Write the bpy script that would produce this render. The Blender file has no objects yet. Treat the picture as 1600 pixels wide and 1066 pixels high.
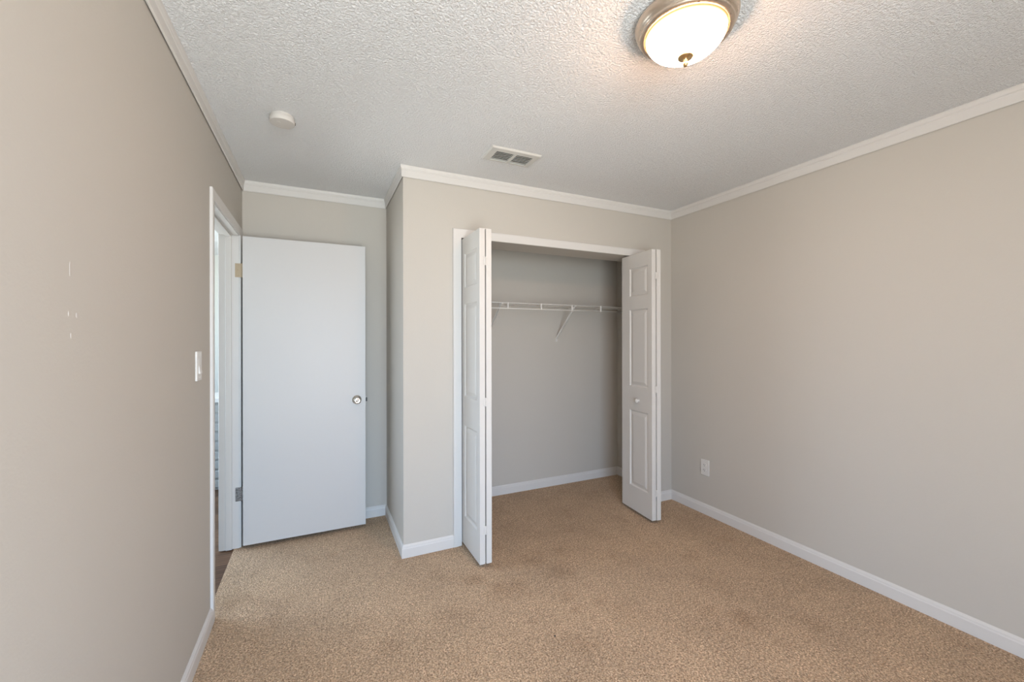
import bpy, bmesh, math, random
from mathutils import Vector, Matrix

# ---------------------------------------------------------------- camera, sky, lights, exposure
C = bpy.context.scene.collection
S = bpy.context.scene
H = 2.44                                   # ceiling height
CAM_H = 1.35985

cd = bpy.data.cameras.new('camera')
cam = bpy.data.objects.new('camera', cd); C.objects.link(cam)
cd.sensor_fit = 'HORIZONTAL'; cd.sensor_width = 36.0
cd.lens = 36.0 * 646.202 / 1600.0
cd.shift_x = (800 - 799.266) / 1600.0
cd.shift_y = (529.86 - 533.0) / 1600.0
cd.clip_start = 0.02
YAW, ROLL = 0.43599, -0.00159
_f = Vector((math.sin(YAW), math.cos(YAW), 0)); _r = Vector((math.cos(YAW), -math.sin(YAW), 0)); _u = Vector((0, 0, 1))
_r, _u = math.cos(ROLL) * _r + math.sin(ROLL) * _u, math.cos(ROLL) * _u - math.sin(ROLL) * _r
m = Matrix((_r, _u, -_f)).transposed().to_4x4(); m.translation = (0, 0, CAM_H)
cam.matrix_world = m
S.camera = cam

S.view_settings.view_transform = 'Standard'
S.view_settings.look = 'None'
S.view_settings.gamma = 1.0
S.view_settings.use_curve_mapping = False
S.view_settings.exposure = -0.08

SKY = (9.0, 12.4, 17.0)                     # sky above the horizon
LOWER_FILL = (14.3, 15.2, 15.4)                 # brightness added below the horizon to lift the ceiling, like bounced flash
w = bpy.data.worlds.new('daylight'); S.world = w; w.use_nodes = True
bg = w.node_tree.nodes['Background']
bg.inputs[1].default_value = 1.0
_wt = w.node_tree; _tc = _wt.nodes.new('ShaderNodeTexCoord'); _sx = _wt.nodes.new('ShaderNodeSeparateXYZ'); _rp = _wt.nodes.new('ShaderNodeValToRGB')
_mr = _wt.nodes.new('ShaderNodeMapRange'); _mr.inputs['From Min'].default_value = -0.12; _mr.inputs['From Max'].default_value = 0.08
_mx = _wt.nodes.new('ShaderNodeMix'); _mx.data_type = 'RGBA'
_wt.links.new(_tc.outputs['Generated'], _sx.inputs[0]); _wt.links.new(_sx.outputs['Z'], _mr.inputs['Value']); _wt.links.new(_mr.outputs[0], _mx.inputs[0])
_mx.inputs[6].default_value = (*LOWER_FILL, 1); _mx.inputs[7].default_value = (*SKY, 1)
_wt.nodes.remove(_rp)
_side = _wt.nodes.new('ShaderNodeMapRange')  # sky dimmed to one side, added to darken the right wall
_side.inputs['From Min'].default_value = -0.85; _side.inputs['From Max'].default_value = -0.30
_side.inputs['To Min'].default_value = 0.58; _side.inputs['To Max'].default_value = 1.05
_wt.links.new(_sx.outputs['X'], _side.inputs['Value']); _wt.links.new(_side.outputs[0], bg.inputs[1])
_wt.links.new(_mx.outputs[2], bg.inputs[0])


def portal(name, loc, rot, sx, sy):
    l = bpy.data.lights.new(name, 'AREA'); l.shape = 'RECTANGLE'; l.size = sx; l.size_y = sy
    l.cycles.is_portal = True
    o = bpy.data.objects.new(name, l); C.objects.link(o); o.location = loc; o.rotation_euler = rot
    return o


# unseen window behind the camera, also in place of flash; added hall opening
WX0, WX1, WZ0, WZ1, WY = -0.44, 0.80, 0.10, 2.15, -1.10
portal('daylight_bedroom_window', ((WX0 + WX1) / 2, WY - 0.09, (WZ0 + WZ1) / 2), (math.radians(90), 0, 0), WX1 - WX0, WZ1 - WZ0)
HX, HW0, HW1, HWZ0, HWZ1 = -2.3, 3.1, 5.0, 0.5, 2.1
portal('added_hall_daylight', (HX - 0.09, (HW0 + HW1) / 2, (HWZ0 + HWZ1) / 2), (math.radians(90), 0, math.radians(-90)), HW1 - HW0, HWZ1 - HWZ0)  # made-up opening, added to light the hall and the closet side wall

LAMP_EMIT = 92.0


# ---------------------------------------------------------------- helpers
def tag(o, label=None, cat=None, group=None, kind=None):
    if label: o['label'] = label
    if cat: o['category'] = cat
    if group: o['group'] = group
    if kind: o['kind'] = kind
    return o


def empty(name, loc):
    o = bpy.data.objects.new(name, None); C.objects.link(o); o.location = loc
    o.empty_display_size = 0.1
    return o


def wloc(o):
    v = Vector((0, 0, 0))
    while o is not None:
        v += o.location; o = o.parent
    return v


def obj(name, bm, mat, parent=None, loc=None, smooth=False, angle=None):
    """bm holds world coordinates; the origin is put at loc (or the parent's base)."""
    base = wloc(parent) if parent else Vector((0, 0, 0))
    org = Vector(loc) if loc is not None else base
    bmesh.ops.recalc_face_normals(bm, faces=bm.faces)
    bmesh.ops.translate(bm, verts=bm.verts, vec=-org)
    me = bpy.data.meshes.new(name); bm.to_mesh(me); bm.free()
    me.materials.append(mat)
    o = bpy.data.objects.new(name, me); C.objects.link(o)
    if parent: o.parent = parent
    o.location = org - base
    if smooth or angle:
        me.shade_smooth()
        if angle:
            me.set_sharp_from_angle(angle=math.radians(angle))
    return o


def bx(bm, x0, x1, y0, y1, z0, z1, bevel=0.0, seg=1):
    g = bmesh.ops.create_cube(bm, size=1.0)
    vs = g['verts']
    for v in vs:
        v.co = Vector(((x0 + x1) / 2 + v.co.x * (x1 - x0), (y0 + y1) / 2 + v.co.y * (y1 - y0), (z0 + z1) / 2 + v.co.z * (z1 - z0)))
    if bevel:
        es = list({e for v in vs for e in v.link_edges})
        bmesh.ops.bevel(bm, geom=es, offset=bevel, segments=seg, affect='EDGES', profile=0.5)
    return bm


def box(*a, **k):
    return bx(bmesh.new(), *a, **k)


def tube(bm, p0, p1, r, n=8):
    p0, p1 = Vector(p0), Vector(p1)
    d = (p1 - p0); q = d.to_track_quat('Z', 'Y')
    M = Matrix.Translation((p0 + p1) / 2) @ q.to_matrix().to_4x4()
    bmesh.ops.create_cone(bm, cap_ends=True, segments=n, radius1=r, radius2=r, depth=d.length, matrix=M)
    return bm


def lathe(bm, prof, origin, axis=(0, 0, 1), n=48):
    """prof: (radius, height along axis)."""
    q = Vector(axis).to_track_quat('Z', 'Y').to_matrix()
    o = Vector(origin)
    rings = []
    for r, h in prof:
        if r < 1e-6:
            rings.append([bm.verts.new(o + q @ Vector((0, 0, h)))])
        else:
            rings.append([bm.verts.new(o + q @ Vector((r * math.cos(2 * math.pi * k / n), r * math.sin(2 * math.pi * k / n), h))) for k in range(n)])
    for a, b in zip(rings, rings[1:]):
        if len(a) == 1 and len(b) == 1: continue
        for k in range(n):
            k2 = (k + 1) % n
            if len(a) == 1: bm.faces.new((a[0], b[k], b[k2]))
            elif len(b) == 1: bm.faces.new((a[k], b[0], a[k2]))
            else: bm.faces.new((a[k], b[k], b[k2], a[k2]))
    return bm


def sweep(bm, prof, p0, p1, nrm, m0=0.0, m1=0.0):
    """trim along the wall from p0 to p1 (2-D points on the wall face); prof = (offset from wall, z);
    m0/m1: how far the ends move along the run per unit of offset (mitres)."""
    p0, p1, nrm = Vector(p0), Vector(p1), Vector(nrm)
    d = (p1 - p0).normalized()
    A, B = [], []
    for t, z in prof:
        a = p0 + nrm * t - d * (m0 * t); b = p1 + nrm * t + d * (m1 * t)
        A.append(bm.verts.new((a.x, a.y, z))); B.append(bm.verts.new((b.x, b.y, z)))
    n = len(prof)
    for k in range(n):
        k2 = (k + 1) % n
        bm.faces.new((A[k], A[k2], B[k2], B[k]))
    bm.faces.new(A); bm.faces.new(B[::-1])
    return bm


# ---------------------------------------------------------------- materials
def mat(name, rgb, rough=0.5, metal=0.0, spec=0.5):
    M = bpy.data.materials.new(name); M.use_nodes = True
    b = M.node_tree.nodes['Principled BSDF']
    b.inputs['Base Color'].default_value = (*rgb, 1); b.inputs['Roughness'].default_value = rough
    b.inputs['Metallic'].default_value = metal; b.inputs['Specular IOR Level'].default_value = spec
    return M


def N(M, t, **kw):
    n = M.node_tree.nodes.new(t)
    for k, v in kw.items(): setattr(n, k, v)
    return n


def L(M, a, b): M.node_tree.links.new(a, b)


def noise(M, scale, detail=2.0, rough=0.5, vec=None):
    n = N(M, 'ShaderNodeTexNoise'); n.inputs['Scale'].default_value = scale
    n.inputs['Detail'].default_value = detail; n.inputs['Roughness'].default_value = rough
    if vec is not None: L(M, vec, n.inputs['Vector'])
    return n


def ramp(M, src, stops):
    r = N(M, 'ShaderNodeValToRGB'); L(M, src, r.inputs[0])
    while len(r.color_ramp.elements) < len(stops): r.color_ramp.elements.new(0.5)
    for e, (p, c) in zip(r.color_ramp.elements, stops):
        e.position = p; e.color = (*c, 1) if not isinstance(c, (int, float)) else (c, c, c, 1)
    return r


def bump(M, src, strength, dist):
    b = N(M, 'ShaderNodeBump'); b.inputs['Strength'].default_value = strength; b.inputs['Distance'].default_value = dist
    L(M, src, b.inputs['Height']); return b


def coord(M):
    return N(M, 'ShaderNodeTexCoord').outputs['Object']


def bsdf(M): return M.node_tree.nodes['Principled BSDF']


def m_wall(name, rgb):
    M = mat(name, rgb, 0.75, spec=0.25)
    c = coord(M)
    n = noise(M, 130, 3, 0.6, c)
    b = bump(M, n.outputs['Fac'], 0.25, 0.0015)
    L(M, b.outputs['Normal'], bsdf(M).inputs['Normal'])
    return M


def m_ceiling():
    M = mat('textured_ceiling', (0.95, 0.955, 0.955), 0.9, spec=0.1)
    c = coord(M)
    n = noise(M, 120, 3, 0.6, c); n.inputs['Distortion'].default_value = 0.4
    r = ramp(M, n.outputs['Fac'], [(0.36, 0.0), (0.64, 1.0)])
    b = bump(M, r.outputs['Color'], 0.9, 0.006)
    L(M, b.outputs['Normal'], bsdf(M).inputs['Normal'])
    return M


# x, y, radius, strength of the stains trodden into the carpet
CARPET_STAINS = [(0.80, 2.20, 0.08, 0.7), (0.90, 2.06, 0.12, 0.65), (0.98, 2.05, 0.10, 0.6), (1.27, 2.07, 0.13, 0.45), (1.19, 1.85, 0.07, 0.5),
                 (1.87, 1.34, 0.10, 0.75), (1.76, 1.44, 0.09, 0.5), (1.98, 1.60, 0.16, 0.35), (1.05, 1.54, 0.10, 0.4), (-0.41, 2.55, 0.12, 0.7),
                 (-0.20, 2.33, 0.09, 0.4), (0.29, 1.89, 0.08, 0.4), (1.39, 1.62, 0.13, 0.35), (0.58, 1.96, 0.10, 0.3)]


def m_carpet():
    M = mat('beige_carpet', (0.42, 0.31, 0.22), 0.95, spec=0.05)
    bsdf(M).inputs['Sheen Weight'].default_value = 0.15
    c = coord(M)
    v = N(M, 'ShaderNodeTexVoronoi'); v.inputs['Scale'].default_value = 170; L(M, c, v.inputs['Vector'])
    f = noise(M, 140, 3, 0.7, c)
    big = noise(M, 2.6, 3, 0.55, c)
    st = noise(M, 5.5, 3, 0.6, c)
    tuft = ramp(M, f.outputs['Fac'], [(0.34, (0.225, 0.128, 0.066)), (0.50, (0.500, 0.345, 0.215)), (0.66, (0.75, 0.57, 0.390))])
    bigr = ramp(M, big.outputs['Fac'], [(0.35, 0.90), (0.65, 1.04)])
    sr = ramp(M, st.outputs['Fac'], [(0.56, (1, 1, 1)), (0.74, (0.72, 0.66, 0.60))])
    cell = N(M, 'ShaderNodeSeparateColor'); L(M, v.outputs['Color'], cell.inputs[0])
    cr = ramp(M, cell.outputs[0], [(0.0, 0.72), (0.5, 1.0), (1.0, 1.30)])
    a0 = N(M, 'ShaderNodeMix', data_type='RGBA', blend_type='MULTIPLY'); a0.inputs[0].default_value = 1
    L(M, tuft.outputs['Color'], a0.inputs[6]); L(M, cr.outputs['Color'], a0.inputs[7])
    a = N(M, 'ShaderNodeMix', data_type='RGBA', blend_type='MULTIPLY'); a.inputs[0].default_value = 1
    L(M, a0.outputs[2], a.inputs[6]); L(M, bigr.outputs['Color'], a.inputs[7])
    a2 = N(M, 'ShaderNodeMix', data_type='RGBA', blend_type='MULTIPLY'); a2.inputs[0].default_value = 0.45
    L(M, a.outputs[2], a2.inputs[6]); L(M, sr.outputs['Color'], a2.inputs[7])
    # walked-in stains with a place of their own
    wob = noise(M, 14, 3, 0.6, c); off = N(M, 'ShaderNodeVectorMath', operation='MULTIPLY_ADD')
    L(M, wob.outputs['Color'], off.inputs[0]); off.inputs[1].default_value = (0.16, 0.16, 0); L(M, c, off.inputs[2])
    total = None
    for (sx_, sy_, rad, amt) in CARPET_STAINS:
        dn = N(M, 'ShaderNodeVectorMath', operation='DISTANCE'); L(M, off.outputs[0], dn.inputs[0]); dn.inputs[1].default_value = (sx_ + 0.08, sy_ + 0.08, 0)
        mr = N(M, 'ShaderNodeMapRange'); mr.inputs['From Min'].default_value = rad; mr.inputs['From Max'].default_value = rad * 0.15; mr.inputs['To Max'].default_value = amt * 0.7
        L(M, dn.outputs['Value'], mr.inputs['Value'])
        if total is None: total = mr.outputs[0]
        else:
            mxn = N(M, 'ShaderNodeMath', operation='MAXIMUM'); L(M, total, mxn.inputs[0]); L(M, mr.outputs[0], mxn.inputs[1]); total = mxn.outputs[0]
    a3 = N(M, 'ShaderNodeMix', data_type='RGBA', blend_type='MULTIPLY'); L(M, total, a3.inputs[0])
    L(M, a2.outputs[2], a3.inputs[6]); a3.inputs[7].default_value = (0.62, 0.54, 0.46, 1)
    L(M, a3.outputs[2], bsdf(M).inputs['Base Color'])
    mx = N(M, 'ShaderNodeMath', operation='SUBTRACT'); L(M, f.outputs['Fac'], mx.inputs[0]); L(M, v.outputs['Distance'], mx.inputs[1])
    b = bump(M, mx.outputs[0], 0.7, 0.006)
    L(M, b.outputs['Normal'], bsdf(M).inputs['Normal'])
    return M


def m_wood():
    M = mat('wood_plank_floor', (0.2, 0.13, 0.09), 0.6, spec=0.2)
    c = coord(M)
    mp = N(M, 'ShaderNodeMapping'); mp.inputs['Rotation'].default_value = (0, 0, 0); L(M, c, mp.inputs['Vector'])
    br = N(M, 'ShaderNodeTexBrick'); br.inputs['Scale'].default_value = 1.0
    br.inputs['Brick Width'].default_value = 1.2; br.inputs['Row Height'].default_value = 0.15; br.inputs['Mortar Size'].default_value = 0.0025
    br.inputs['Color1'].default_value = (0.17, 0.095, 0.055, 1); br.inputs['Color2'].default_value = (0.085, 0.048, 0.03, 1); br.inputs['Mortar'].default_value = (0.03, 0.02, 0.015, 1)
    L(M, mp.outputs[0], br.inputs['Vector'])
    mp2 = N(M, 'ShaderNodeMapping'); mp2.inputs['Scale'].default_value = (3, 40, 1); L(M, c, mp2.inputs['Vector'])
    g = noise(M, 1.5, 5, 0.6, mp2.outputs[0]); gr = ramp(M, g.outputs['Fac'], [(0.3, 0.6), (0.7, 1.25)])
    a = N(M, 'ShaderNodeMix', data_type='RGBA', blend_type='MULTIPLY'); a.inputs[0].default_value = 1
    L(M, br.outputs['Color'], a.inputs[6]); L(M, gr.outputs['Color'], a.inputs[7]); L(M, a.outputs[2], bsdf(M).inputs['Base Color'])
    return M


def m_glass_bowl():
    """frosted glass lamp bowl: glows strongest in the middle, warmer and weaker at its rim."""
    M = bpy.data.materials.new('frosted_glass_bowl'); M.use_nodes = True
    nt = M.node_tree; nt.nodes.clear()
    out = N(M, 'ShaderNodeOutputMaterial'); em = N(M, 'ShaderNodeEmission')
    tc = N(M, 'ShaderNodeTexCoord'); sx = N(M, 'ShaderNodeSeparateXYZ'); L(M, tc.outputs['Object'], sx.inputs[0])
    mr = N(M, 'ShaderNodeMapRange'); mr.inputs['From Min'].default_value = -0.052; mr.inputs['From Max'].default_value = -0.082
    L(M, sx.outputs['Z'], mr.inputs['Value'])
    col = ramp(M, mr.outputs[0], [(0.0, (1.0, 0.46, 0.13)), (0.5, (1.0, 0.56, 0.30)), (1.0, (1.0, 0.59, 0.36))])
    st = N(M, 'ShaderNodeMapRange'); st.inputs['To Min'].default_value = 0.9; st.inputs['To Max'].default_value = LAMP_EMIT
    pw = N(M, 'ShaderNodeMath', operation='POWER'); pw.inputs[1].default_value = 2.6; L(M, mr.outputs[0], pw.inputs[0]); L(M, pw.outputs[0], st.inputs['Value'])
    L(M, col.outputs['Color'], em.inputs['Color']); L(M, st.outputs[0], em.inputs['Strength']); L(M, em.outputs[0], out.inputs['Surface'])
    return M


def m_brushed(name, rgb, rough):
    M = mat(name, rgb, rough, 1.0)
    n = noise(M, 90, 4, 0.6, coord(M)); r = ramp(M, n.outputs['Fac'], [(0.3, rough * 0.8), (0.7, rough * 1.25)])
    L(M, r.outputs['Color'], bsdf(M).inputs['Roughness'])
    return M


def m_paint(name, rgb, rough=0.4):
    M = mat(name, rgb, rough, spec=0.4)
    n = noise(M, 60, 2, 0.5, coord(M)); b = bump(M, n.outputs['Fac'], 0.06, 0.001)
    L(M, b.outputs['Normal'], bsdf(M).inputs['Normal'])
    return M


WALL = m_wall('greige_wall_paint', (0.556, 0.522, 0.468))
CEIL = m_ceiling()
CARPET = m_carpet()
WOOD = m_wood()
TRIM = m_paint('white_trim_paint', (0.69, 0.67, 0.64), 0.4)
DOORP = m_paint('white_door_paint', (0.62, 0.61, 0.595), 0.42)
BIFOLD = m_paint('white_closet_door_paint', (0.67, 0.65, 0.615), 0.5)
PLASTIC = m_paint('white_plastic', (0.74, 0.72, 0.68), 0.35)
WIRE = m_paint('white_vinyl_wire', (0.74, 0.72, 0.68), 0.35)
VENTP = m_paint('white_vent_metal', (0.63, 0.62, 0.585), 0.45)
DARK = mat('duct_shade', (0.02, 0.02, 0.018), 0.8)
DETECT = m_paint('off_white_detector_plastic', (0.64, 0.61, 0.57), 0.45)
SLOT = mat('dark_slot', (0.06, 0.055, 0.05), 0.6)
NICKEL = m_brushed('brushed_nickel', (0.63, 0.54, 0.45), 0.32)
KNOBM = m_brushed('satin_nickel_knob', (0.62, 0.58, 0.53), 0.22)
BRASS = mat('painted_brass_hinge', (0.42, 0.33, 0.22), 0.5, 0.25)
STEEL = m_brushed('worn_steel_hinge', (0.36, 0.355, 0.35), 0.28)
BLACK = mat('black_latch', (0.015, 0.015, 0.015), 0.5)
BOWL = m_glass_bowl()
SPACKLE = m_paint('pale_spackle', (0.585, 0.553, 0.51), 0.7)

# ---------------------------------------------------------------- the room shell
XL, XR, YC, YB, XJ = -0.471, 2.719, 2.617, 3.320, 0.476     # wall faces
WT = 0.10
OX0, OX1, OZ = 0.852, 2.362, 2.028                          # closet opening
DY0, DY1, DZ = 2.452, 3.193, 2.034                          # clear bedroom doorway
HL = XL - 0.104                                             # hall side of the left wall
YR = WY                                                     # wall behind the camera


def struct(name, bm, m, label, cat, loc=None):
    return tag(obj(name, bm, m, None, loc), label, cat, kind='structure')


bm = box(HL, XL, YR, DY0 - 0.02, 0, H)
bx(bm, HL, XL, DY1 + 0.02, YB + WT, 0, H)
bx(bm, HL, XL, DY0 - 0.02, DY1 + 0.02, DZ + 0.02, H)
wall_left = struct('wall_left', bm, WALL, 'long greige wall on the left with the doorway at its far end', 'wall')
struct('wall_right', box(XR, XR + WT, YR, YB + WT, 0, H), WALL, 'long blank greige wall on the right with the outlet', 'wall')
struct('wall_back', box(XL, XR, YB, YB + WT, 0, H), WALL, 'greige wall behind the open door and at the back of the closet', 'wall')
bm = box(XJ, OX0 - 0.012, YC, YC + 0.11, 0, H)
bx(bm, OX1 + 0.012, XR, YC, YC + 0.11, 0, H)
bx(bm, OX0 - 0.012, OX1 + 0.012, YC, YC + 0.245, OZ + 0.004, H)
struct('wall_closet', bm, WALL, 'greige wall around the closet opening', 'wall')
struct('wall_closet_side', box(XJ, XJ + 0.11, YC + 0.11, YB, 0, H), WALL, 'short side wall of the closet facing the open door', 'wall')
bm = box(HL, WX0, YR - WT, YR, 0, H)
bx(bm, WX1, XR + WT, YR - WT, YR, 0, H)
bx(bm, WX0, WX1, YR - WT, YR, 0, WZ0)
bx(bm, WX0, WX1, YR - WT, YR, WZ1, H)
struct('wall_window_side', bm, WALL, 'greige wall behind the camera with the window', 'wall')
struct('ceiling', box(HL, XR + WT, YR - WT, YB + WT, H, H + 0.1), CEIL, 'white stippled ceiling over the bedroom', 'ceiling')
bm = box(XL, XR, YR, YB, -0.03, 0)
bx(bm, -0.501, XL, DY0 - 0.02, DY1 + 0.02, -0.03, 0)
struct('floor', bm, CARPET, 'beige cut pile carpet covering the bedroom and closet floor', 'carpet')

# window frame behind the camera
bm = bmesh.new()
if True:
    bx(bm, WX0, WX0 + 0.04, YR - 0.08, YR - 0.03, WZ0, WZ1); bx(bm, WX1 - 0.04, WX1, YR - 0.08, YR - 0.03, WZ0, WZ1)
    bx(bm, WX0 + 0.04, WX1 - 0.04, YR - 0.08, YR - 0.03, WZ0, WZ0 + 0.04); bx(bm, WX0 + 0.04, WX1 - 0.04, YR - 0.08, YR - 0.03, WZ1 - 0.04, WZ1)
    bx(bm, WX0 + 0.04, WX1 - 0.04, YR - 0.07, YR - 0.04, 1.40, 1.44)
struct('window_1', bm, TRIM, 'white window frame in the wall behind the camera', 'window')

# hall beyond the doorway
HY0, HY1 = 1.2, 6.4
HALLW = m_wall('pale_hall_wall_paint', (0.66, 0.66, 0.61))
struct('floor_hall', box(HX, -0.501, HY0, HY1, -0.035, -0.006), WOOD, 'brown wood plank floor of the hall seen past the door frame', 'wood floor')
struct('ceiling_hall', box(HX, HL, HY0, HY1, H, H + 0.08), CEIL, 'white ceiling of the hall', 'ceiling')
bm = box(HX, HL + 1.6, HY1, HY1 + 0.1, 0, H)
bx(bm, HX, HL, HY0 - 0.1, HY0, 0, H)
bx(bm, HL, HL + 0.104, YB + WT, HY1, 0, H)
bx(bm, HX - 0.1, HX, HY0 - 0.1, HW0, 0, H); bx(bm, HX - 0.1, HX, HW1, HY1 + 0.1, 0, H)
bx(bm, HX - 0.1, HX, HW0, HW1, 0, HWZ0); bx(bm, HX - 0.1, HX, HW0, HW1, HWZ1, H)
struct('wall_hall', bm, HALLW, 'pale wall of the hall glimpsed through the doorway', 'wall')

# crown trim and baseboards
CROWN = [(0, H - 0.030), (0.0045, H - 0.032), (0.0045, H - 0.071), (0.0075, H - 0.071), (0.0105, H - 0.066), (0.0115, H - 0.030), (0.0145, H - 0.026), (0.0135, H - 0.021), (0.017, H - 0.015), (0.0185, H - 0.008), (0.0185, H), (0, H)]
BASE = [(0, 0), (0.013, 0), (0.013, 0.056), (0.0105, 0.061), (0.0095, 0.069), (0.0055, 0.075), (0.003, 0.079), (0, 0.079)]


def trim(name, prof, p0, p1, nrm, m0, m1, label):
    return struct(name, sweep(bmesh.new(), prof, p0, p1, nrm, m0, m1), TRIM, label, 'crown trim' if prof is CROWN else 'baseboard')


# inside corner: -1, outside corner: +1, square end: 0
trim('trim_1', CROWN, (XL, YR), (XL, YB), (1, 0), -1, -1, 'white crown trim along the top of the left wall')
trim('trim_2', CROWN, (XL, YB), (XJ, YB), (0, -1), -1, -1, 'short white crown trim above the open door')
trim('trim_3', CROWN, (XJ, YC), (XJ, YB), (-1, 0), 1, -1, 'white crown trim on the short closet side wall')
trim('trim_4', CROWN, (XJ, YC), (XR, YC), (0, -1), 1, -1, 'white crown trim above the closet opening')
trim('trim_5', CROWN, (XR, YR), (XR, YC), (-1, 0), -1, -1, 'white crown trim along the top of the right wall')
trim('baseboard_left', BASE, (XL, YR), (XL, DY0 - 0.057), (1, 0), -1, 0, 'white baseboard at the foot of the left wall before the doorway')
trim('baseboard_back', BASE, (XL, YB), (XJ, YB), (0, -1), -1, -1, 'white baseboard behind the open door')
trim('baseboard_closet_side', BASE, (XJ, YC), (XJ, YB), (-1, 0), 1, -1, 'white baseboard on the short closet side wall')
trim('baseboard_closet_front', BASE, (XJ, YC), (0.795, YC), (0, -1), 1, 0, 'short white baseboard between wall corner and closet casing')
trim('baseboard_closet_corner', BASE, (OX1 + 0.057, YC), (XR, YC), (0, -1), 0, -1, 'short white baseboard right of the closet in the corner')
trim('baseboard_right', BASE, (XR, YR), (XR, YC), (-1, 0), -1, -1, 'long white baseboard at the foot of the right wall')
trim('baseboard_closet_back', BASE, (XJ + 0.11, YB), (XR, YB), (0, -1), -1, -1, 'white baseboard at the back inside the closet')
trim('baseboard_closet_inside', BASE, (XR, YC + 0.11), (XR, YB), (-1, 0), 0, -1, 'white baseboard inside the closet at its right end')

# ---------------------------------------------------------------- bedroom door frame
CW = 0.052
fr = tag(empty('trim_6', (XL, (DY0 + DY1) / 2, 0)), 'white door frame in the left wall beside the light switch', 'door frame', kind='structure')


def door_casing(face, sgn):
    """flat casing with eased edges on the wall face x=face, projecting sgn."""
    r = 0.005
    y0, y1 = DY0 - r, DY1 + r; z = DZ + r; t = 0.015 * sgn
    bm = bmesh.new()
    pr = [(0.0, 0.008), (0.004, 0.010), (0.040, 0.013), (0.048, 0.013), (CW, 0.010)]   # (distance from the inner edge, thickness)
    # path: left leg up, head, right leg down, mitred
    def ring(corner):
        out = []
        for d, th in pr + [(CW, 0.0), (0.0, 0.0)]:
            x = face + sgn * th
            if corner == 0: out.append((x, y0 - d, 0))
            if corner == 1: out.append((x, y0 - d, z + d))
            if corner == 2: out.append((x, y1 + d, z + d))
            if corner == 3: out.append((x, y1 + d, 0))
        return [bm.verts.new(p) for p in out]
    R = [ring(k) for k in range(4)]
    for a, b in zip(R, R[1:]):
        for k in range(len(a)):
            k2 = (k + 1) % len(a)
            bm.faces.new((a[k], a[k2], b[k2], b[k]))
    bm.faces.new(R[0]); bm.faces.new(R[-1][::-1])
    return bm


obj('casing', door_casing(XL, 1), TRIM, fr)
obj('casing', door_casing(HL, -1), TRIM, fr)
bm = box(HL, XL, DY0 - 0.02, DY0, 0, DZ + 0.02)
bx(bm, HL, XL, DY1, DY1 + 0.02, 0, DZ + 0.02)
bx(bm, HL, XL, DY0, DY1, DZ, DZ + 0.02)
obj('jamb', bm, TRIM, fr)
SX = XL - 0.040                                              # the stop: door closes against it
bm = box(SX - 0.034, SX, DY0, DY0 + 0.011, 0, DZ, bevel=0.002)
bx(bm, SX - 0.034, SX, DY1 - 0.011, DY1, 0, DZ, bevel=0.002)
bx(bm, SX - 0.034, SX, DY0 + 0.011, DY1 - 0.011, DZ - 0.011, DZ, bevel=0.002)
obj('door_stop', bm, TRIM, fr)
st = obj('strike_plate', box(XL - 0.034, XL - 0.012, DY0, DY0 + 0.0015, 0.90, 0.955), STEEL, fr)

# ---------------------------------------------------------------- open bedroom door
FY = 3.150                                                   # face turned to the camera
door = tag(empty('door_1', (-0.446, FY + 0.0175, 0)), 'plain white flush door standing open against the back wall', 'door', kind='structure')
DX0, DX1, DB, DT = -0.4455, 0.305, 0.026, 2.028
obj('door_leaf', box(DX0, DX1, FY, FY + 0.035, DB, DT, bevel=0.0015, seg=2), DOORP, door)


def knob_bm(x, z, y, sgn):
    bm = bmesh.new()
    prof = [(0.0, 0.0), (0.031, 0.0), (0.0315, 0.003), (0.029, 0.006), (0.016, 0.009), (0.0115, 0.013), (0.0110, 0.024), (0.0135, 0.029), (0.021, 0.034),
            (0.0255, 0.041), (0.0262, 0.047), (0.0245, 0.053), (0.0195, 0.0575), (0.0135, 0.0590), (0.0120, 0.0575), (0.0075, 0.0570), (0.0065, 0.0585), (0.0, 0.0590)]
    return lathe(bm, prof, (x, y, z), (0, sgn, 0), 40)


kb = obj('door_knob', knob_bm(0.2455, 0.928, FY, -1), KNOBM, door, smooth=True)
kb['label'] = 'round satin nickel door knob'
obj('door_knob', knob_bm(0.2455, 0.928, FY + 0.035, 1), KNOBM, door, smooth=True)
bm = box(DX1, DX1 + 0.0012, FY + 0.007, FY + 0.028, 0.900, 0.956)
obj('latch_plate', bm, STEEL, door)
lt = obj('latch_bolt', box(DX1 + 0.001, DX1 + 0.012, FY + 0.009, FY + 0.024, 0.911, 0.938, bevel=0.002), BLACK, door)
lt['label'] = 'black latch bolt'


def hinge(z0, z1, m_, label):
    h = obj('hinge', box(XL - 0.022, XL + 0.016, DY1 - 0.0025, DY1, z0, z1, bevel=0.0008), m_, door)
    h['label'] = label
    bm = bmesh.new()
    n = 5; dz = (z1 - z0) / n
    for k in range(n):
        tube(bm, (XL + 0.0175, DY1 - 0.004, z0 + k * dz + 0.0006), (XL + 0.0175, DY1 - 0.004, z0 + (k + 1) * dz - 0.0006), 0.0055, 14)
    tube(bm, (XL + 0.0175, DY1 - 0.004, z0 - 0.003), (XL + 0.0175, DY1 - 0.004, z1 + 0.003), 0.0035, 12)
    obj('hinge_pin', bm, m_, h)
    for k, (dx, fz) in enumerate(((-0.008, 0.12), (-0.014, 0.5), (-0.008, 0.88))):
        bm = lathe(bmesh.new(), [(0.0042, 0.0), (0.0035, 0.0010), (0.0, 0.0014)], (XL + dx + 0.004, DY1 - 0.0025, z0 + fz * (z1 - z0)), (0, -1, 0), 14)
        obj('screw', bm, m_, h)


hinge(1.765, 1.855, BRASS, 'upper brass toned hinge')
hinge(0.306, 0.396, STEEL, 'lower worn steel hinge')

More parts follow.
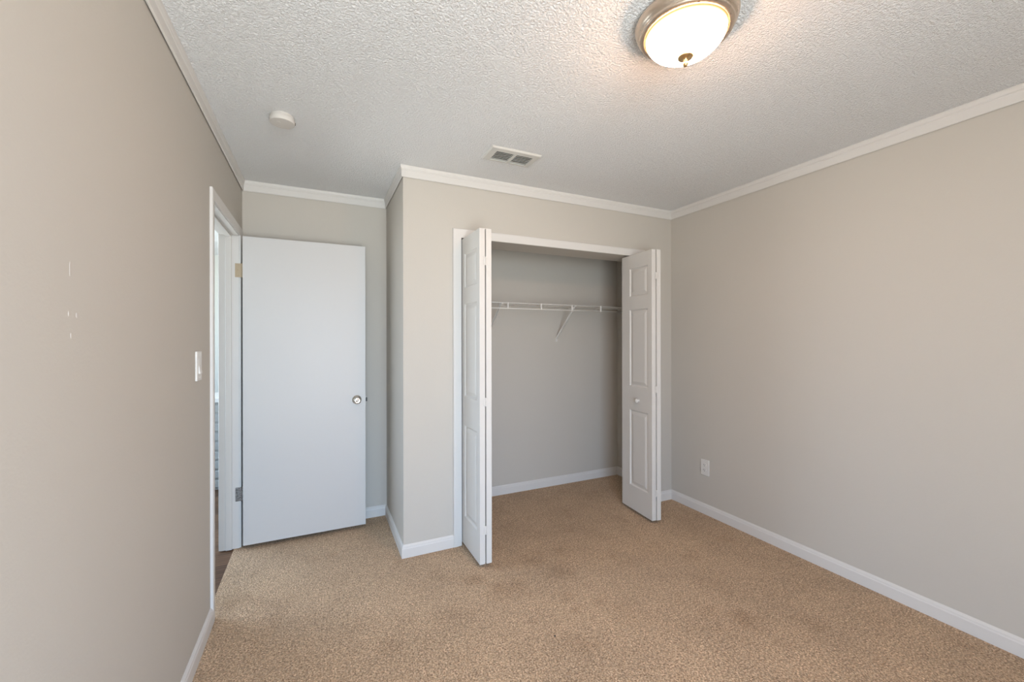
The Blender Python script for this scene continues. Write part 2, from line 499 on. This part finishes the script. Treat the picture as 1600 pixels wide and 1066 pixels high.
# ---------------------------------------------------------------- closet opening frame
cf = tag(empty('trim_7', ((OX0 + OX1) / 2, YC, 0)), 'white casing around the closet opening', 'door frame', kind='structure')
bm = bmesh.new()
CW = 0.057
pr = [(0.0, 0.009), (0.003, 0.0105), (0.044, 0.015), (0.053, 0.015), (CW, 0.012), (CW, 0.0), (0.0, 0.0)]
R = []
for k in range(4):
    ring = []
    for d, th in pr:
        y = YC - th
        x = OX0 - d if k < 2 else OX1 + d
        ring.append(bm.verts.new((x, y, 0 if k in (0, 3) else OZ + d)))
    R.append(ring)
for a, b in zip(R, R[1:]):
    for k in range(len(a)):
        k2 = (k + 1) % len(a); bm.faces.new((a[k], a[k2], b[k2], b[k]))
bm.faces.new(R[0]); bm.faces.new(R[-1][::-1])
obj('casing', bm, TRIM, cf)
bm = box(OX0 - 0.012, OX0 - 0.001, YC, YC + 0.11, 0, OZ + 0.002)
bx(bm, OX1 + 0.001, OX1 + 0.012, YC, YC + 0.11, 0, OZ + 0.002)
obj('jamb', bm, TRIM, cf)

# ---------------------------------------------------------------- bifold closet doors
LZ0, LZ1 = 0.020, 2.019
PANELS = [(2.019 - 0.327, 2.019 - 0.105), (2.019 - 1.030, 2.019 - 0.431), (2.019 - 1.812, 2.019 - 1.217)]


def leaf_bm(F, B, T, s_front, s_back):
    """one moulded leaf: F/B = front and back (x,y) of one face, T = unit vector towards the other face; s_* = width of the stiles."""
    F, B = Vector((*F, 0)), Vector((*B, 0)); T = Vector((*T, 0)); d = (B - F); Ln = d.length; d.normalize()
    th = 0.0345
    bm = bmesh.new()
    U = [0, s_front, Ln - s_back, Ln]
    Z = [LZ0]
    for a, b in sorted(PANELS): Z += [a, b]
    Z.append(LZ1)

    def P(u, z, wdt): return F + d * u + T * wdt + Vector((0, 0, z))

    def quad(pts): bm.faces.new([bm.verts.new(p) for p in pts])
    for side in (0, 1):
        wf = lambda e: e if side == 0 else th - e
        for i in range(3):
            for j in range(len(Z) - 1):
                u0, u1, z0, z1 = U[i], U[i + 1], Z[j], Z[j + 1]
                if i == 1 and j % 2 == 1:
                    rings = [(0.0, 0.0), (0.004, 0.0050), (0.008, 0.0085), (0.013, 0.0090), (0.036, 0.0015), (0.039, 0.0010)]
                    prev = None
                    for o_, e in rings:
                        cur = [P(u0 + o_, z0 + o_, wf(e)), P(u1 - o_, z0 + o_, wf(e)), P(u1 - o_, z1 - o_, wf(e)), P(u0 + o_, z1 - o_, wf(e))]
                        if prev:
                            for k in range(4): quad((prev[k], prev[(k + 1) % 4], cur[(k + 1) % 4], cur[k]))
                        prev = cur
                    quad(prev)
                else:
                    quad((P(u0, z0, wf(0)), P(u1, z0, wf(0)), P(u1, z1, wf(0)), P(u0, z1, wf(0))))
    for j in range(len(Z) - 1):
        for u in (0, Ln): quad((P(u, Z[j], 0), P(u, Z[j], th), P(u, Z[j + 1], th), P(u, Z[j + 1], 0)))
    for i in range(3):
        for z in (LZ0, LZ1): quad((P(U[i], z, 0), P(U[i], z, th), P(U[i + 1], z, th), P(U[i + 1], z, 0)))
    bmesh.ops.remove_doubles(bm, verts=bm.verts, dist=1e-5)
    return bm


def bifold(name, label, leaves, knob, hx, hy):
    root = tag(empty(name, (hx, (hy + YC) / 2, 0)), label, 'closet door', kind='structure')
    for F, B, T, sf, sb in leaves:
        lf = obj('door_leaf', leaf_bm(F, B, T, sf, sb), BIFOLD, root)
        md = lf.modifiers.new('edge', 'BEVEL'); md.width = 0.0014; md.segments = 2; md.limit_method = 'ANGLE'; md.angle_limit = math.radians(60)
    bm = bmesh.new()
    kx, ky, kz, ax = knob
    lathe(bm, [(0.0, 0.0), (0.011, 0.0), (0.009, 0.004), (0.0085, 0.010), (0.013, 0.014), (0.0165, 0.019), (0.0165, 0.024), (0.013, 0.029), (0.006, 0.0315), (0.0, 0.032)], (kx, ky, kz), ax, 28)
    kn = obj('knob', bm, PLASTIC, root, smooth=True); kn['label'] = 'small round white knob'
    for z in (1.825, 0.985, 0.222):
        bm = box(hx - 0.013, hx + 0.013, hy - 0.0022, hy, z - 0.026, z + 0.026, bevel=0.0006)
        for k in range(3):
            tube(bm, (hx, hy - 0.003, z - 0.026 + k * 0.0175), (hx, hy - 0.003, z - 0.026 + k * 0.0175 + 0.0165), 0.0038, 12)
        for sx_ in (-1, 1):
            for zz in (-0.018, 0.018):
                lathe(bm, [(0.0028, 0.0), (0.0022, 0.001), (0.0, 0.0013)], (hx + sx_ * 0.0085, hy - 0.0022, z + zz), (0, -1, 0), 10)
        obj('hinge', bm, BIFOLD, root)
    bm = bmesh.new()
    (F0, B0, T0, _, _), (F1, B1, T1, _, _) = leaves
    for F_, B_, T_ in ((F0, B0, T0), (F1, B1, T1)):
        d = (Vector(B_) - Vector(F_)).normalized(); c = Vector(B_) - d * 0.02 + Vector(T_) * 0.017
        tube(bm, (c.x, c.y, LZ1), (c.x, c.y, OZ - 0.003), 0.004, 10)
    obj('pivot_pin', bm, STEEL, root)
    return root


def nrm(F, B):
    d = (Vector(B) - Vector(F)).normalized(); return (d.y, -d.x)      # towards +x for leaves that run in +y


def leaf(F, B, wide_back):
    return (F, B, nrm(F, B), 0.046, 0.103)


# left pair: pivot leaf against the jamb, knob leaf inside
l0 = leaf((0.8625, 2.298), (0.8570, 2.666), True)
l1 = leaf((0.9035, 2.297), (0.9110, 2.665), True)
bifold('door_2', 'left pair of white panelled bifold doors folded open beside the closet casing', [l0, l1], (0.9035 + 0.0345 + 0.003, 2.297 + 0.154, 0.885, (1, -0.02, 0)), 0.9005, 2.2965)
# right pair: knob leaf on the left, pivot leaf towards the jamb
r0 = leaf((2.2160, 2.317), (2.2470, 2.684), True)
r1 = leaf((2.2570, 2.3085), (2.2960, 2.674), True)
dv = Vector((r0[1][0] - r0[0][0], r0[1][1] - r0[0][1])).normalized()
bifold('door_3', 'right pair of white panelled bifold doors folded open showing its knob', [r0, r1], (2.2160 + dv.x * 0.155, 2.317 + dv.y * 0.155, 0.885, (-1, 0.084, 0)), 2.2540, 2.3085)

# ---------------------------------------------------------------- wire shelf in the closet
SHX0, SHX1, SHY0, SHY1, SZ = XJ + 0.115, XR - 0.004, 3.018, YB - 0.006, 1.650
sh = tag(empty('wire_shelf', ((SHX0 + SHX1) / 2, YB, SZ)), 'white ventilated wire shelf across the closet with diagonal braces', 'shelf')
bm = bmesh.new()
x = SHX0 + 0.01
while x < SHX1:
    tube(bm, (x, SHY0, SZ + 0.004), (x, SHY1, SZ + 0.004), 0.0016, 6)
    tube(bm, (x, SHY0, SZ + 0.004), (x, SHY0 - 0.003, SZ - 0.004), 0.0016, 6)
    x += 0.0190
dk = obj('wire_deck', bm, WIRE, sh, smooth=False)
for yy, zz, rr in ((SHY0, SZ, 0.0032), (SHY0, SZ - 0.044, 0.0036), ((SHY0 + SHY1) / 2, SZ, 0.003), (SHY1, SZ, 0.003)):
    obj('rail', tube(bmesh.new(), (SHX0, yy, zz), (SHX1, yy, zz), rr * 1.2, 12), WIRE, sh, smooth=True)
xs = [1.374 + 0.3045 * k for k in range(-2, 5)]
for x in xs:
    if x > SHX1: continue
    bm = box(x - 0.006, x + 0.006, SHY0 - 0.0055, SHY0 + 0.003, SZ - 0.049, SZ + 0.004, bevel=0.0015)
    obj('rail_tie', bm, WIRE, sh)


def brace(xt, xb):
    top = Vector((xt, SHY0 + 0.004, SZ - 0.006)); bot = Vector((xb, YB - 0.008, 1.362))
    bm = bmesh.new()
    d = (bot - top); ln = d.length; q = d.to_track_quat('Z', 'X').to_matrix().to_4x4()
    M = Matrix.Translation((top + bot) / 2) @ q
    # V-shaped channel
    for sx_ in (-1, 1):
        g = bmesh.ops.create_cube(bm, size=1.0)
        for v in g['verts']:
            p = Vector((v.co.x * 0.0024, v.co.y * 0.016, v.co.z * ln))
            v.co = M @ (Matrix.Rotation(sx_ * math.radians(35), 4, 'Z') @ (p + Vector((0, 0, 0))) + Vector((sx_ * 0.0042, 0, 0)))
    b = obj('support_brace', bm, WIRE, sh)
    bm = box(xb - 0.008, xb + 0.008, YB - 0.010, YB, 1.335, 1.372, bevel=0.002)
    lathe(bm, [(0.005, 0), (0.0045, 0.002), (0, 0.003)], (xb, YB - 0.010, 1.344), (0, -1, 0), 12)
    obj('wall_foot', bm, WIRE, b)
    bm = box(xt - 0.005, xt + 0.005, SHY0 - 0.004, SHY0 + 0.008, SZ - 0.010, SZ + 0.003, bevel=0.0015)
    obj('rail_hook', bm, WIRE, b)


brace(2.022, 2.006)
brace(1.322, 1.306)
for x in (1.53, 2.14, 2.45):
    obj('wall_clip', box(x - 0.008, x + 0.008, YB - 0.012, YB, SZ - 0.008, SZ + 0.008, bevel=0.002), WIRE, sh)

# ---------------------------------------------------------------- ceiling lamp
LC = (1.121, 1.015)
lamp = tag(empty('ceiling_light', (LC[0], LC[1], H)), 'round flush ceiling light with glowing glass bowl and brushed nickel ring', 'ceiling light')
bm = lathe(bmesh.new(), [(0.0, 0.0), (0.148, 0.0), (0.150, -0.004), (0.1515, -0.010), (0.158, -0.012), (0.1625, -0.015), (0.1635, -0.018), (0.1625, -0.022), (0.1600, -0.029),
                         (0.1565, -0.037), (0.1520, -0.043), (0.1485, -0.0455), (0.1480, -0.0480), (0.1490, -0.0505), (0.1475, -0.0540), (0.1420, -0.0570), (0.1345, -0.0585), (0.1305, -0.0570), (0.1292, -0.050), (0.1240, -0.047)],
           (LC[0], LC[1], H), (0, 0, 1), 96)
pan = obj('metal_ring', bm, NICKEL, lamp, loc=(LC[0], LC[1], H), smooth=True)
pr = []
for k in range(0, 19):
    a = k / 18 * math.pi / 2
    pr.append((0.1290 * math.cos(a) ** 0.92 if k < 18 else 0.0, -0.052 - 0.078 * math.sin(a) ** 1.15))
bm = lathe(bmesh.new(), pr, (LC[0], LC[1], H), (0, 0, 1), 96)
bowl = obj('glass_bowl', bm, BOWL, lamp, loc=(LC[0], LC[1], H), smooth=True)
zb = -0.1295
bm = lathe(bmesh.new(), [(0.0, zb), (0.0240, zb), (0.0255, zb - 0.002), (0.0235, zb - 0.005), (0.0110, zb - 0.008), (0.0065, zb - 0.012), (0.0070, zb - 0.017), (0.0090, zb - 0.021), (0.0092, zb - 0.026), (0.0070, zb - 0.031), (0.0030, zb - 0.034), (0.0, zb - 0.0345)],
           (LC[0], LC[1], H), (0, 0, 1), 32)
obj('finial', bm, m_brushed('aged_brass_finial', (0.60, 0.42, 0.22), 0.35), lamp, loc=(LC[0], LC[1], H), smooth=True)

# ---------------------------------------------------------------- smoke detector
SDX, SDY = -0.159, 2.282
sd = tag(empty('smoke_detector', (SDX, SDY, H)), 'small round white smoke detector on the ceiling above the door', 'smoke detector')
bm = lathe(bmesh.new(), [(0.0, 0), (0.050, 0), (0.051, -0.002), (0.051, -0.008), (0.0505, -0.010), (0.0, -0.010)], (SDX, SDY, H), (0, 0, 1), 64)
obj('base', bm, DETECT, sd, angle=40)
bm = lathe(bmesh.new(), [(0.0, -0.010), (0.053, -0.010), (0.0545, -0.012), (0.0545, -0.033), (0.0525, -0.0355), (0.030, -0.0365), (0.0, -0.0368)], (SDX, SDY, H), (0, 0, 1), 64)
obj('cover', bm, DETECT, sd, angle=40)
bm = box(SDX + 0.050, SDX + 0.0565, SDY + 0.008, SDY + 0.020, H - 0.026, H - 0.016, bevel=0.001)
obj('test_tab', bm, SLOT, sd)
bm = lathe(bmesh.new(), [(0.0, 0), (0.011, 0), (0.011, -0.0012), (0.0, -0.0014)], (SDX - 0.018, SDY - 0.010, H - 0.0366), (0, 0, 1), 24)
obj('test_button', bm, DETECT, sd, angle=40)

# ---------------------------------------------------------------- ceiling air vent
VX0, VX1, VY0, VY1 = 0.878, 1.189, 2.127, 2.303
vt = tag(empty('air_vent', ((VX0 + VX1) / 2, (VY0 + VY1) / 2, H)), 'white louvred air vent in the ceiling in front of the closet', 'air vent')
fz0, fz1 = H - 0.009, H
ix0, ix1, iy0, iy1, xm = 0.921, 1.153, 2.168, 2.281, 1.0375
bm = bmesh.new()
# sloping outer flange around the core
outer = [(VX0, VY0), (VX1, VY0), (VX1, VY1), (VX0, VY1)]; inner = [(ix0, iy0), (ix1, iy0), (ix1, iy1), (ix0, iy1)]
mid = [(VX0 + .006, VY0 + .006), (VX1 - .006, VY0 + .006), (VX1 - .006, VY1 - .006), (VX0 + .006, VY1 - .006)]
rings = [[(x, y, H) for x, y in outer], [(x, y, H - 0.003) for x, y in outer], [(x, y, H - 0.010) for x, y in mid], [(x, y, H - 0.011) for x, y in inner], [(x, y, H - 0.0015) for x, y in inner]]
vr = [[bm.verts.new(p) for p in r] for r in rings]
for a, b in zip(vr, vr[1:]):
    for k in range(4): bm.faces.new((a[k], a[(k + 1) % 4], b[(k + 1) % 4], b[k]))
bx(bm, xm - 0.009, xm + 0.009, iy0, iy1, H - 0.011, H - 0.0015)
obj('frame', bm, VENTP, vt)
obj('duct_shade_plate', box(ix0 - 0.002, ix1 + 0.002, iy0 - 0.002, iy1 + 0.002, H - 0.0014, H - 0.0002), DARK, vt)  # flat dark plate: the shade inside the duct put into its colour
nsl = 5
for (a, b) in ((ix0, xm - 0.009), (xm + 0.009, ix1)):
    for k in range(nsl):
        yc_ = iy0 + 0.019 + k * (iy1 - iy0 - 0.019) / nsl
        bm = bmesh.new()
        g = bmesh.ops.create_cube(bm, size=1.0)
        rot = Matrix.Rotation(math.radians(47), 4, 'X')
        for v in g['verts']:
            p = rot @ Vector((0, v.co.y * 0.0115, v.co.z * 0.0012))
            v.co = Vector(((a + b) / 2 + v.co.x * (b - a), yc_ + p.y, H - 0.0068 + p.z))
        obj('louvre', bm, VENTP, vt)

# ---------------------------------------------------------------- light switch
SY, SZ_ = 2.171, 1.2465
sw = tag(empty('light_switch', (XL, SY, SZ_)), 'white light switch on the left wall beside the doorway', 'light switch')
bm = box(XL, XL + 0.0075, SY - 0.038, SY + 0.038, SZ_ - 0.0625, SZ_ + 0.0625, bevel=0.002, seg=2)
obj('wall_plate', bm, PLASTIC, sw)
# rocker: lower half stands out
bm = bmesh.new()
yy0, yy1 = SY - 0.0165, SY + 0.0165
pts = [(0.0078, 0.033), (0.0085, 0.033), (0.0088, 0.004), (0.0140, -0.031), (0.0130, -0.033), (0.0078, -0.033)]
A = [bm.verts.new((XL + t, yy0, SZ_ + z)) for t, z in pts]; B = [bm.verts.new((XL + t, yy1, SZ_ + z)) for t, z in pts]
for k in range(len(pts)): bm.faces.new((A[k], A[(k + 1) % len(pts)], B[(k + 1) % len(pts)], B[k]))
bm.faces.new(A); bm.faces.new(B[::-1])
obj('rocker', bm, PLASTIC, sw)
for z in (0.048, -0.048):
    obj('screw', lathe(bmesh.new(), [(0.0032, 0), (0.0028, 0.0008), (0, 0.001)], (XL + 0.0075, SY, SZ_ + z), (1, 0, 0), 14), PLASTIC, sw)

# ---------------------------------------------------------------- wall outlet
OY, OZ_ = 2.276, 0.3605
ot = tag(empty('wall_outlet', (XR, OY, OZ_)), 'white duplex power outlet low on the right wall', 'outlet')
obj('wall_plate', box(XR - 0.0075, XR, OY - 0.037, OY + 0.037, OZ_ - 0.061, OZ_ + 0.061, bevel=0.002, seg=2), PLASTIC, ot)
for s in (1, -1):
    z = OZ_ + s * 0.0195
    bm = lathe(bmesh.new(), [(0.0, 0), (0.0172, 0), (0.0172, 0.0016), (0.0162, 0.0024), (0, 0.0024)], (XR - 0.0075, OY, z), (-1, 0, 0), 32)
    for v in bm.verts: v.co.z = z + (v.co.z - z) * 0.82
    rc = obj('receptacle', bm, PLASTIC, ot, angle=40)
    xf = XR - 0.0099
    bm = box(xf - 0.0003, xf, OY - 0.0075, OY - 0.0050, z - 0.001, z + 0.0075)
    bx(bm, xf - 0.0003, xf, OY + 0.0050, OY + 0.0075, z - 0.001, z + 0.0065)
    lathe(bm, [(0.0, 0), (0.0026, 0), (0.0026, 0.0003), (0, 0.0003)], (xf, OY, z - 0.0075), (-1, 0, 0), 16)
    obj('slots', bm, SLOT, rc)
bm = lathe(bmesh.new(), [(0.0030, 0), (0.0026, 0.0008), (0, 0.001)], (XR - 0.0075, OY, OZ_), (-1, 0, 0), 14)
obj('screw', bm, PLASTIC, ot)

# ---------------------------------------------------------------- nail scars filled with spackle on the left wall
for (y, z, a, b) in ((1.172, 1.508, 0.0024, 0.016), (1.199, 1.412, 0.004, 0.006), (1.167, 1.414, 0.002, 0.006), (1.176, 1.368, 0.0022, 0.006)):
    bm = bmesh.new()
    bmesh.ops.create_uvsphere(bm, u_segments=14, v_segments=8, radius=1.0)
    for v in bm.verts: v.co = Vector((XL + v.co.x * 0.0006, y + v.co.y * a, z + v.co.z * b))
    o = obj('spackle_patch', bm, SPACKLE, wall_left, smooth=True)

# ---------------------------------------------------------------- hall piece and a speck on the carpet
cb = tag(empty('hall_cabinet', (-0.95, 4.6, 0)), 'low grey unit with pale top glimpsed through the doorway gap', 'cabinet')
CABG = m_paint('grey_cabinet_paint', (0.36, 0.36, 0.345), 0.55)
bm = box(-1.75, -0.62, 4.52, 5.0, 0.0, 0.79)
obj('body', bm, CABG, cb)
bm = bmesh.new()
for k in range(9): bx(bm, -1.75, -0.62, 4.508, 4.52, 0.02 + k * 0.085, 0.02 + k * 0.085 + 0.068, bevel=0.004)
obj('front_slats', bm, CABG, cb)
obj('top', box(-1.77, -0.61, 4.495, 5.0, 0.79, 0.83, bevel=0.004), TRIM, cb)
bm = bmesh.new(); bmesh.ops.create_icosphere(bm, subdivisions=2, radius=1.0)
random.seed(4)
for v in bm.verts: v.co = Vector((0.975 + v.co.x * 0.0042, 1.629 + v.co.y * 0.0036, 0.0035 + v.co.z * 0.0035)) + Vector((random.uniform(-1, 1), random.uniform(-1, 1), 0)) * 0.0006
tag(obj('lint_speck', bm, BLACK, None, loc=(0.975, 1.629, 0)), 'tiny black speck lying on the beige carpet', 'speck')
